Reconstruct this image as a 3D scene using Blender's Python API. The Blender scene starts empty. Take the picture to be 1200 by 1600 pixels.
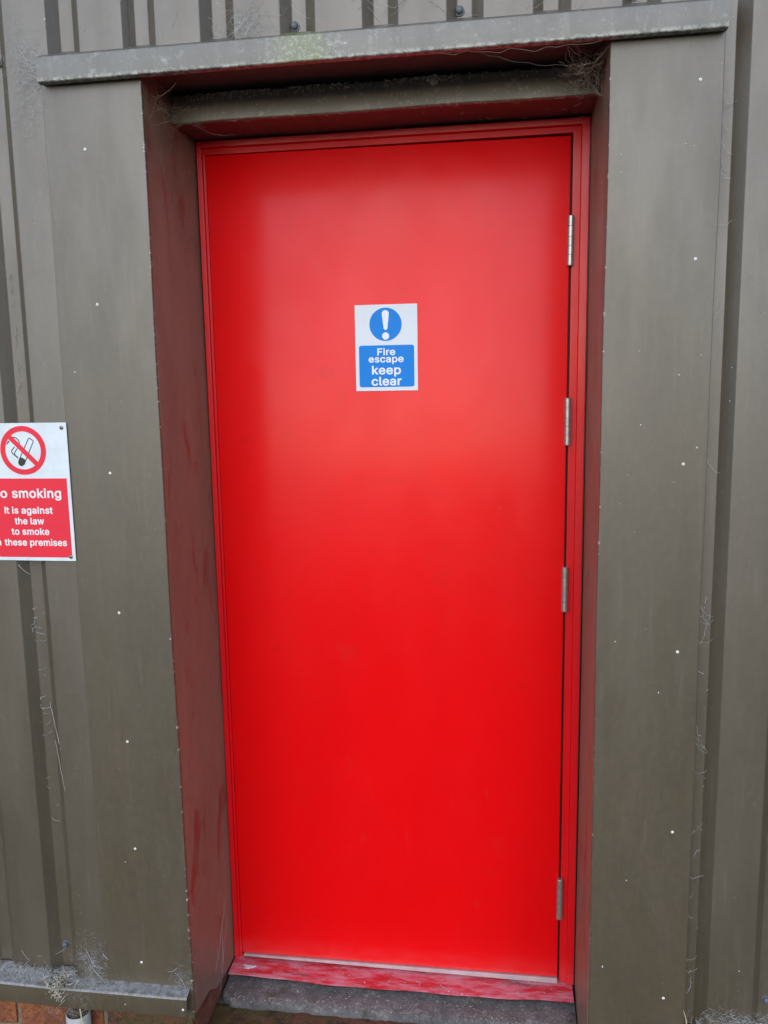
import bpy, bmesh, math, random
from mathutils import Vector, Matrix
random.seed(7)
SC = bpy.context.scene
COL = SC.collection
rad = math.radians

# ------------------------------------------------------------------ camera fit
CAM = Vector((0.6757, -1.9551, 1.5001))
YAW, PIT, ROL, FPX = rad(7.916), rad(8.704), rad(-0.963), 1299.6
fwd = Vector((-math.sin(YAW)*math.cos(PIT), math.cos(YAW)*math.cos(PIT), -math.sin(PIT)))
rgt = Vector((math.cos(YAW), math.sin(YAW), 0))
upv = rgt.cross(fwd)
r2 = math.cos(ROL)*rgt + math.sin(ROL)*upv
u2 = -math.sin(ROL)*rgt + math.cos(ROL)*upv
cd = bpy.data.cameras.new('camera'); co = bpy.data.objects.new('camera', cd); COL.objects.link(co)
co.matrix_world = Matrix(((r2.x, u2.x, -fwd.x, CAM.x), (r2.y, u2.y, -fwd.y, CAM.y), (r2.z, u2.z, -fwd.z, CAM.z), (0, 0, 0, 1)))
cd.sensor_fit = 'VERTICAL'; cd.sensor_height = 36; cd.lens = 36*FPX/1600
cd.clip_start = 0.02; cd.clip_end = 2000
SC.camera = co

# ------------------------------------------------------------------ world, light
SUN_EL, SUN_AZ = 27, 184          # azimuth measured from +Y (into the wall), clockwise; 184 = behind the camera
w = bpy.data.worlds.new('World'); SC.world = w; w.use_nodes = True
nt = w.node_tree
sky = nt.nodes.new('ShaderNodeTexSky'); sky.sky_type = 'NISHITA'; sky.sun_disc = False
sky.sun_elevation = rad(SUN_EL); sky.sun_rotation = rad(SUN_AZ)
sky.air_density = 1.0; sky.dust_density = .5; sky.ozone_density = 1.6
nt.nodes['Background'].inputs[1].default_value = 0.15
nt.links.new(sky.outputs[0], nt.nodes['Background'].inputs[0])
sl = bpy.data.lights.new('sun', 'SUN'); sl.energy = 1.5; sl.angle = rad(92); sl.color = (1, .99, .995)
so = bpy.data.objects.new('sun', sl); COL.objects.link(so)
az, el = rad(SUN_AZ), rad(SUN_EL)
sd = Vector((math.sin(az)*math.cos(el), math.cos(az)*math.cos(el), math.sin(el)))
so.rotation_euler = sd.to_track_quat('Z', 'Y').to_euler(); so.location = (0, -4, 6)
SC.view_settings.view_transform = 'Standard'; SC.view_settings.look = 'None'
SC.view_settings.exposure = 0.47; SC.view_settings.gamma = 1

# ------------------------------------------------------------------ materials
class M:
    def __init__(s, name, base, rough=.5, metal=0., spec=.5, ior=1.5):
        s.m = bpy.data.materials.new(name); s.m.use_nodes = True; s.t = s.m.node_tree
        s.b = s.t.nodes['Principled BSDF']
        s.b.inputs['Roughness'].default_value = rough; s.b.inputs['Metallic'].default_value = metal
        s.b.inputs['Specular IOR Level'].default_value = spec; s.b.inputs['IOR'].default_value = ior
        s.b.inputs['Base Color'].default_value = (*base, 1)
        s.co = s.t.nodes.new('ShaderNodeTexCoord').outputs['Object']
        s.c = s.rgb(base); s.nrm = None
    def L(s, a, b): s.t.links.new(a, b)
    def rgb(s, c):
        n = s.t.nodes.new('ShaderNodeRGB'); n.outputs[0].default_value = (*c, 1); return n.outputs[0]
    def vec(s, scale, loc=(0, 0, 0)):
        n = s.t.nodes.new('ShaderNodeMapping'); n.inputs['Scale'].default_value = scale; n.inputs['Location'].default_value = loc
        s.L(s.co, n.inputs['Vector']); return n.outputs[0]
    def noise(s, scale=1, sc=(1, 1, 1), det=4, rough=.6, loc=(0, 0, 0), dist=0):
        n = s.t.nodes.new('ShaderNodeTexNoise'); n.inputs['Scale'].default_value = scale
        n.inputs['Detail'].default_value = det; n.inputs['Roughness'].default_value = rough; n.inputs['Distortion'].default_value = dist
        s.L(s.vec(sc, loc), n.inputs['Vector']); return n.outputs['Fac']
    def ramp(s, f, a, b, lo=0., hi=1.):
        n = s.t.nodes.new('ShaderNodeMapRange'); n.interpolation_type = 'SMOOTHSTEP'
        n.inputs['From Min'].default_value = a; n.inputs['From Max'].default_value = b
        n.inputs['To Min'].default_value = lo; n.inputs['To Max'].default_value = hi
        s.L(f, n.inputs['Value']); return n.outputs[0]
    def mul(s, a, b, op='MULTIPLY'):
        n = s.t.nodes.new('ShaderNodeMath'); n.operation = op
        for i, x in enumerate((a, b)):
            if isinstance(x, (int, float)): n.inputs[i].default_value = x
            else: s.L(x, n.inputs[i])
        return n.outputs[0]
    def mix(s, fac, col, amount=1.):
        n = s.t.nodes.new('ShaderNodeMix'); n.data_type = 'RGBA'
        if amount != 1: fac = s.mul(fac, amount)
        if isinstance(fac, (int, float)): n.inputs[0].default_value = fac
        else: s.L(fac, n.inputs[0])
        s.L(s.c, n.inputs[6])
        s.L(s.rgb(col) if isinstance(col, tuple) else col, n.inputs[7]); s.c = n.outputs[2]
    def specks(s, scale, size, frac, col, amt=1., stretch=(1, 1, 1)):
        v = s.t.nodes.new('ShaderNodeTexVoronoi'); v.inputs['Scale'].default_value = scale
        s.L(s.vec(stretch, (random.random()*9,)*3), v.inputs['Vector'])
        d = s.ramp(v.outputs['Distance'], size*.6, size, 1, 0)
        sp = s.t.nodes.new('ShaderNodeSeparateColor'); s.L(v.outputs['Color'], sp.inputs[0])
        k = s.mul(sp.outputs[0], 1-frac, 'GREATER_THAN')
        f = s.mul(d, k); s.mix(f, col, amt); return f
    def bump(s, h, strength, dist):
        n = s.t.nodes.new('ShaderNodeBump'); n.inputs['Strength'].default_value = strength; n.inputs['Distance'].default_value = dist
        s.L(h, n.inputs['Height'])
        if s.nrm is not None: s.L(s.nrm, n.inputs['Normal'])
        s.nrm = n.outputs[0]
    def rough(s, f): s.L(f, s.b.inputs['Roughness'])
    def pos(s, axis):
        n = s.t.nodes.new('ShaderNodeSeparateXYZ'); s.L(s.co, n.inputs[0]); return n.outputs[axis]
    def done(s):
        s.L(s.c, s.b.inputs['Base Color'])
        if s.nrm is not None: s.L(s.nrm, s.b.inputs['Normal'])
        return s.m

OLIVE = (.075, .058, .034)
def olive(name, wave=.5, grain=1., dust=.25, dusttop=False, lichen=0., rough=.42, tint=OLIVE, ior=1.85, edge=False, topdust=False, chips=False, smear=False):
    m = M(name, tint, rough, spec=.5, ior=ior)
    m.mix(m.ramp(m.noise(3, (3, 3, .5), 5, .6), .42, .7), (tint[0]*1.35, tint[1]*1.35, tint[2]*1.4), .45)
    m.mix(m.ramp(m.noise(9, (2, 2, .25), 6, .7, (3, 1, 2)), .5, .75), (tint[0]*.7, tint[1]*.7, tint[2]*.72), .4)
    m.mix(m.ramp(m.noise(22, (4, 4, .3), 4, .6, (7, 1, 2)), .55, .8), (.23, .205, .17), dust)
    m.mix(m.ramp(m.noise(2.2, (1, 1, 1), 8, .7, (1, 5, 2)), .55, .75), (.055, .052, .036), .35)
    if lichen:
        m.mix(m.ramp(m.noise(70, (1, 1, 1), 6, .75, (4, 4, 4)), .56, .66), (.42, .43, .40), lichen)
    if edge:
        z = m.mul(m.pos(2), m.mul(m.pos(0), -.0085), 'ADD')
        e_ = m.ramp(z, 2.0525, 2.0625, 1, 0)
        n_ = m.ramp(m.noise(95, det=7, rough=.8, loc=(2, 6, 1)), .44, .58)
        m.mix(m.mul(e_, n_), (.44, .45, .40), .85)
        x_ = m.pos(0)
        px = m.mul(m.ramp(x_, -.19, -.12), m.ramp(x_, -.085, -.055, 1, 0))
        m.mix(m.mul(px, m.ramp(m.noise(60, det=7, rough=.8, loc=(5, 6, 1)), .34, .52)), (.11, .14, .04), 1.)
        px2 = m.mul(m.ramp(x_, -.24, -.12), m.ramp(x_, -.06, .0, 1, 0))
        m.mix(m.mul(px2, m.ramp(m.noise(110, det=7, rough=.8, loc=(5, 2, 1)), .50, .60)), (.42, .44, .36), .7)
        m.mix(m.ramp(m.noise(30, det=8, rough=.8, loc=(9, 2, 1)), .55, .68), (.40, .42, .42), .5)
    m.mix(m.ramp(m.noise(85, (1, 1, .6), 6, .75, (1, 7, 2)), .40, .68), (tint[0]*1.7, tint[1]*1.7, tint[2]*1.7), .28)
    m.mix(m.ramp(m.noise(34, (1, 1, .5), 7, .8, (6, 7, 2)), .56, .72), (tint[0]*.6, tint[1]*.58, tint[2]*.55), .4)
    if smear:
        m.mix(m.ramp(m.noise(7, (1, 1.6, .6), 6, .7, (6, 1, 2), .8), .54, .66), (.17, .05, .035), .8)
        m.mix(m.ramp(m.noise(3, (1, 2, .9), 7, .75, (2, 1, 5)), .5, .7), (.10, .085, .075), .5)
    if chips:
        x_ = m.pos(0)
        for c in (-.4405, .452):
            d = m.mul(m.mul(x_, -c, 'ADD'), 0, 'ADD'); d = m.mul(d, d, 'MULTIPLY')
            k = m.mul(m.ramp(d, .0000035, .000011, 1, 0), m.ramp(m.noise(55, (.2, .2, 1), 6, .8, (3, 3, 3)), .56, .62))
            m.mix(k, (.5, .49, .45), .75)
    if topdust:
        g_ = m.t.nodes.new('ShaderNodeNewGeometry'); sx = m.t.nodes.new('ShaderNodeSeparateXYZ'); m.L(g_.outputs['Normal'], sx.inputs[0])
        m.mix(m.mul(m.ramp(sx.outputs[2], .25, .6), m.ramp(m.noise(60, det=8, rough=.8, loc=(3, 1, 8)), .38, .62, .15, 1)), (.26, .275, .30), .85)
    m.specks(28, .055, .22, (.6, .6, .57), .8)
    m.specks(70, .07, .10, (.55, .54, .5), .7)
    m.specks(9, .016, .3, (.7, .7, .68), .8, (1, 1, .5))
    r = m.ramp(m.noise(6, (2, 2, .6), 5, .6, (2, 2, 9)), .3, .75, rough-.04, rough+.07); m.rough(r)
    m.bump(m.noise(1.6, (2.2, 2.2, .8), 2, .5, (9, 9, 9)), wave, .012)
    if grain: m.bump(m.noise(420, (1, 1, .8), 2, .5), .16*grain, .0006)
    return m.done()

MO_clad = olive('olive coated cladding', .25, 1.6, .15, rough=.44, ior=1.95, tint=(.071, .055, .033))
MO_trim = olive('olive coated trim', .16, .9, .16, chips=True)
MO_head = olive('weathered olive header', .15, .4, .4, lichen=.2, tint=(.080, .076, .062), edge=True)
MO_soff = olive('olive soffit', .25, .4, .15, tint=(.10, .062, .052), ior=1.45)
MO_rev = olive('lightened grimy reveal', .25, .3, .12, tint=(.18, .145, .105), ior=1.5, smear=True)  # olive base lightened to make up for less light in the recess
MO_lint = olive('dirty olive lintel', .2, .5, .45, lichen=.45, tint=(.105, .088, .058))
MO_base = olive('dusty olive base flashing', .2, .6, .5, topdust=True)

def redmat(name, base=(.84, .0012, .003), rough=.36, wave=.12, weather=0., ior=1.5, spec=.14):
    m = M(name, base, rough, spec=spec, ior=ior)
    m.mix(m.ramp(m.noise(2.5, (2, 2, 1), 5, .6), .35, .75), (base[0]*.9, base[1], base[2]), .6)
    if weather:
        m.mix(m.ramp(m.noise(16, (.55, 2.2, 1), 7, .7), .40, .62), (.60, .20, .26), weather)
        m.mix(m.ramp(m.noise(34, (.4, 1.6, 1), 7, .75, (5, 3, 1)), .52, .66), (.5, .30, .35), weather*.65)
        m.mix(m.ramp(m.noise(9, (.6, 2, 1), 7, .75, (8, 3, 1)), .55, .66), (.09, .05, .06), weather*.9)
        m.specks(60, .14, .12, (.7, .62, .64), .8)
        m.rough(m.ramp(m.noise(40, (1, 1, 1), 4), .3, .7, .35, .7))
    else:
        m.L(m.ramp(m.noise(5, (1, 1, .8), 7, .72, (4, 4, 1), .6), .35, .68, .44, .34), m.b.inputs['Coat Weight']); m.L(m.ramp(m.noise(7, (1, 1, .7), 7, .75, (1, 9, 1), .8), .35, .70, .17, .27), m.b.inputs['Coat Roughness'])
        m.mix(m.mul(m.ramp(m.pos(2), .015, .075, 1, 0), m.ramp(m.noise(26, (.6, 1, 1), 6, .75, (8, 8, 1)), .35, .65, .3, 1)), (.60, .12, .13), .22)  # pale band at the foot: dust plus a painted reflection of the step
        m.mix(m.ramp(m.noise(20, (1.6, 1, .35), 7, .8, (1, 2, 6), .5), .60, .70), (.50, .03, .03), .30)
        m.b.inputs['Coat IOR'].default_value = 1.5
        m.specks(7, .02, .3, (.5, .12, .1), .5)
        m.mix(m.ramp(m.noise(5, (1, 1, 1), 6, .7, (3, 7, 4)), .58, .72), (.5, .03, .03), .16)
        m.rough(m.ramp(m.noise(4, (1, 1, .5), 6, .65, (2, 6, 9)), .35, .7, rough-.03, rough+.12))
        m.mix(m.ramp(m.noise(14, (1, 1, 1), 6, .75, (3, 2, 4), 1.), .60, .74), (.60, .006, .010), .5)
        m.bump(m.noise(300, (1, 1, 1), 2), .06, .0004)
        m.bump(m.noise(14, (1, 1, 1), 3), .06, .002)
    m.bump(m.noise(1.3, (1, 1, .8), 2, .5), wave, .01)
    return m.done()
MR_leaf = redmat('red satin paint')
MR_frame = redmat('red gloss frame paint', (.70, .002, .006), .38, .1, spec=.28)
MR_thr = redmat('worn red threshold paint', (.55, .02, .035), .5, .1, .9)

def simple(name, base, rough=.5, metal=0., var=.25, sc=20, spk=False, bump=0.):
    m = M(name, base, rough, metal, spec=.22 if 'sign' in name or 'print' in name else .5)
    m.mix(m.ramp(m.noise(sc, det=6), .35, .7), tuple(c*(1-var) for c in base), .8)
    if spk: m.specks(200, .12, .06, (.25, .25, .22), .5)
    if bump: m.bump(m.noise(sc*6, det=5), bump, .002)
    return m.done()
MS_steel = simple('brushed steel', (.50, .48, .46), .36, .75, .2, 60)
MS_hinge = MS_steel
MS_alu = simple('aluminium strip', (.72, .73, .75), .38, .6, .2, 30)
MS_bolt = simple('grey blue bolt cap', (.11, .12, .15), .45, 0, .35, 90)
MS_rivet = simple('white rivet', (.78, .77, .74), .35, 0, .2, 200)
MS_white = simple('white sign face', (.72, .76, .82), .4, 0, .05, 8)
MS_whited = simple('weathered white sign face', (.72, .78, .82), .38, 0, .16, 14, True)
MS_blue = simple('sign blue', (.001, .215, .70), .42, 0, .05, 8)
MS_ink = simple('sign white print', (.80, .82, .86), .4, 0, .04, 8)
MS_sred = simple('sign red', (.80, .035, .06), .4, 0, .08, 12)
MS_ink2 = simple('weathered white print', (.80, .80, .80), .4, 0, .08, 40)
MS_dark = simple('print dark grey', (.05, .05, .045), .45, 0, .2, 40)
MS_pipe = simple('grey plastic pipe', (.44, .46, .45), .42, 0, .18, 30, True)
MS_void = simple('near black fill', (.012, .010, .010), .6)  # near-black filler: shade in the door gaps, also wall core and pipe
MS_seal = simple('dark sealant', (.05, .035, .04), .45, 0, .4, 50)
MS_screw = simple('dull screw', (.25, .24, .22), .4, .8, .5, 200)
MS_twig = simple('pale dry twig', (.30, .25, .19), .8, 0, .6, 60)
MS_straw = simple('straw', (.55, .46, .30), .7, 0, .4, 60)
MS_web = simple('dusty silk', (.46, .47, .48), .8, 0, .3, 60)
MS_webd = simple('dirty silk', (.34, .29, .23), .8, 0, .4, 60)
MS_nestd = simple('dark old nest fibre', (.05, .04, .03), .9, 0, .5, 60)
MS_straw2 = simple('bleached twig', (.52, .48, .40), .8, 0, .6, 60)
MS_drop = simple('white dropping', (.75, .76, .8), .6, 0, .3, 90)
MS_nest = simple('mud crumbs', (.50, .45, .30), .9, 0, .5, 90, bump=.5)

def stone():
    m = M('weathered concrete', (.20, .19, .195), .85)
    m.mix(m.ramp(m.noise(14, det=8, rough=.7), .38, .66), (.085, .08, .085), .8)
    m.mix(m.ramp(m.noise(30, det=8, rough=.75, loc=(3, 3, 3)), .52, .66), (.34, .33, .33), .7)
    m.mix(m.ramp(m.noise(6, det=5, loc=(7, 3, 3)), .55, .7), (.13, .09, .065), .6)
    m.mix(m.ramp(m.noise(150, det=8, rough=.8, loc=(1, 3, 9)), .44, .6), (.07, .068, .07), .6)
    m.mix(m.ramp(m.noise(90, det=8, rough=.8, loc=(8, 3, 9)), .58, .66), (.42, .42, .41), .7)
    m.mix(m.ramp(m.noise(9, det=7, rough=.75, loc=(5, 3, 2)), .55, .68), (.06, .058, .028), .8)
    m.specks(110, .2, .12, (.5, .5, .48), .75)
    m.bump(m.noise(130, det=8, rough=.8), 1., .006)
    return m.done()
MC = stone()
def brickm(name, moss, base=(.46, .15, .055)):
    m = M(name, base, .88)
    m.mix(m.ramp(m.noise(18, det=7, rough=.7), .4, .65), (.20, .06, .04), .8)
    m.mix(m.ramp(m.noise(11, det=7, rough=.7, loc=(2, 8, 3)), .55, .68), (.42, .38, .36), .5)
    m.mix(m.ramp(m.noise(9, det=7, rough=.7, loc=(6, 4, 3)), .62-moss*.3, .72-moss*.25), (.095, .085, .02), .9)
    m.mix(m.ramp(m.noise(26, det=7, rough=.7, loc=(1, 4, 8)), .60-moss*.12, .7-moss*.12), (.03, .028, .02), .8)
    m.specks(130, .2, .07, (.5, .48, .4), .7)
    m.mix(m.ramp(m.noise(140, det=8, rough=.8, loc=(1, 3, 9)), .46, .62), (.05, .035, .025), .65)
    m.mix(m.ramp(m.noise(170, det=8, rough=.8, loc=(7, 3, 9)), .60, .70), (.32, .26, .2), .6)
    m.bump(m.noise(110, det=8, rough=.8), 1., .008)
    return m.done()
MB = brickm('orange brick', .15); MBm = brickm('mossy brick', .55, (.22, .075, .04))
MMor = simple('lime mortar', (.24, .20, .15), .95, 0, .4, 60, bump=.8)
def groundm():
    m = M('worn asphalt', (.036, .035, .034), .9)
    m.mix(m.ramp(m.noise(1.2, det=8), .4, .7), (.06, .058, .054), .7)
    m.bump(m.noise(60, det=6), .6, .01)
    return m.done()
MG = groundm()

# ------------------------------------------------------------------ builders
def link(name, bm, mats, parent=None, smooth=True, angle=35, org=None):
    me = bpy.data.meshes.new(name)
    bmesh.ops.recalc_face_normals(bm, faces=bm.faces)
    if org is None and parent is not None: org = Vector(parent['_o'])
    if org is not None: bmesh.ops.translate(bm, verts=bm.verts, vec=-Vector(org))
    bm.to_mesh(me); bm.free()
    for m in (mats if isinstance(mats, (list, tuple)) else [mats]): me.materials.append(m)
    if smooth:
        me.shade_smooth(); me.set_sharp_from_angle(angle=rad(angle))
    o = bpy.data.objects.new(name, me); COL.objects.link(o)
    if parent is not None: o.parent = parent
    elif org is not None: o.location = org
    return o
def thing(name, label, cat, loc, group=None):
    o = bpy.data.objects.new(name, None); COL.objects.link(o); o.location = loc
    o.empty_display_size = .1; o['label'] = label; o['category'] = cat; o['_o'] = tuple(loc)
    if group: o['group'] = group
    return o
def tag(o, label, cat, group=None, kind=None):
    o['label'] = label
    if cat: o['category'] = cat
    if group: o['group'] = group
    if kind: o['kind'] = kind
    return o
def box(bm, x0, x1, y0, y1, z0, z1, bev=0., mi=0, segs=2):
    vs = [bm.verts.new((x, y, z)) for x in (x0, x1) for y in (y0, y1) for z in (z0, z1)]
    fs = [bm.faces.new([vs[i] for i in q]) for q in ((0, 1, 3, 2), (4, 6, 7, 5), (0, 4, 5, 1), (2, 3, 7, 6), (0, 2, 6, 4), (1, 5, 7, 3))]
    for f in fs: f.material_index = mi
    bmesh.ops.recalc_face_normals(bm, faces=fs)
    if bev:
        es = list({e for f in fs for e in f.edges})
        r = bmesh.ops.bevel(bm, geom=es, offset=bev, segments=segs, profile=.5, affect='EDGES')
        for f in r['faces']: f.material_index = mi
    return vs
def fillet(pts, r, n=4):
    out = [Vector(pts[0])]
    for i in range(1, len(pts)-1):
        a, b, c = Vector(pts[i-1]), Vector(pts[i]), Vector(pts[i+1])
        ri = r if isinstance(r, (int, float)) else r[i]
        u, v = (a-b), (c-b); lu, lv = u.length, v.length; u.normalize(); v.normalize()
        ang = u.angle(v)
        if ri <= 0 or ang > 3.1: out.append(b); continue
        d = min(ri/math.tan(ang/2), lu*.45, lv*.45)
        for k in range(n+1):
            t = k/n; p = (1-t)**2*(b+u*d) + 2*t*(1-t)*b + t*t*(b+v*d); out.append(p)
    out.append(Vector(pts[-1])); return out
def sheet(bm, pts, axis, a, b, th=.0012, r=.002, n=4, cuts=1, f=None, side=1):
    """bent sheet: open 2-D profile with filleted folds, given a thickness, run along an axis ('x': (y,z), 'z': (x,y))"""
    P = fillet(pts, r, n)
    N = []
    for i, p in enumerate(P):
        t = (P[min(i+1, len(P)-1)] - P[max(i-1, 0)]).normalized(); N.append(Vector((-t.y, t.x))*side)
    ring = [p.copy() for p in P] + [P[i] + N[i]*th for i in range(len(P)-1, -1, -1)]
    rows = []
    for k in range(cuts+1):
        s = a + (b-a)*k/cuts
        row = []
        for p in ring:
            v = (p.x, p.y, s) if axis == 'z' else (s, p.x, p.y)
            if f: v = f(Vector(v))
            row.append(bm.verts.new(v))
        rows.append(row)
    m = len(ring)
    for k in range(cuts):
        for i in range(m):
            bm.faces.new((rows[k][i], rows[k][(i+1) % m], rows[k+1][(i+1) % m], rows[k+1][i]))
    h = len(P)
    for row in (rows[0], rows[-1]):
        for i in range(h-1): bm.faces.new((row[i], row[i+1], row[m-2-i], row[m-1-i]))
def lathe(bm, prof, c, ax, n=20, mi=0, caps=True):
    """prof: (r, t) along axis ax from point c"""
    ax = Vector(ax).normalized(); e1 = ax.orthogonal().normalized(); e2 = ax.cross(e1); c = Vector(c)
    rings = [[bm.verts.new(c + ax*t + (e1*math.cos(2*math.pi*k/n) + e2*math.sin(2*math.pi*k/n))*max(r, 1e-5)) for k in range(n)] for r, t in prof]
    for a, b in zip(rings, rings[1:]):
        for k in range(n): bm.faces.new((a[k], a[(k+1) % n], b[(k+1) % n], b[k])).material_index = mi
    if caps:
        bm.faces.new(rings[0]).material_index = mi; bm.faces.new(rings[-1][::-1]).material_index = mi
def tube(bm, pts, r, n=4, mi=0, taper=0.):
    pts = [Vector(p) for p in pts]; prev = None; L = len(pts)
    for i, p in enumerate(pts):
        t = (pts[min(i+1, L-1)] - pts[max(i-1, 0)])
        if t.length < 1e-9: t = Vector((0, 0, 1))
        t.normalize(); e1 = t.orthogonal().normalized(); 
        if prev is not None:
            e1 = (pe - t*pe.dot(t)); e1 = e1.normalized() if e1.length > 1e-6 else t.orthogonal().normalized()
        e2 = t.cross(e1); rr = r*(1-taper*i/(L-1))
        ring = [bm.verts.new(p + (e1*math.cos(2*math.pi*k/n) + e2*math.sin(2*math.pi*k/n))*rr) for k in range(n)]
        if prev is not None:
            for k in range(n): bm.faces.new((prev[k], prev[(k+1) % n], ring[(k+1) % n], ring[k])).material_index = mi
        else: first = ring
        prev = ring; pe = e1
    bm.faces.new(first[::-1]).material_index = mi; bm.faces.new(prev).material_index = mi
def outline(bm, loops, Y, th):
    """flat shape in x,z with holes, as a raised print: uses a 2-D filled curve"""
    cu = bpy.data.curves.new('o', 'CURVE'); cu.dimensions = '2D'; cu.fill_mode = 'BOTH'; cu.extrude = th/2
    for lp in loops:
        s = cu.splines.new('POLY'); s.points.add(len(lp)-1)
        for p, q in zip(s.points, lp): p.co = (q[0], q[1], 0, 1)
        s.use_cyclic_u = True
    add_curve(bm, cu, Y, th)
def add_curve(bm, cu, Y, th):
    o = bpy.data.objects.new('o', cu); me = o.to_mesh()
    n0 = len(bm.verts); bm.from_mesh(me); bm.verts.ensure_lookup_table()
    for v in bm.verts[n0:]:
        x, z, d = v.co; v.co = (x, Y - d, z)
    o.to_mesh_clear(); bpy.data.objects.remove(o); bpy.data.curves.remove(cu)
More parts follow.
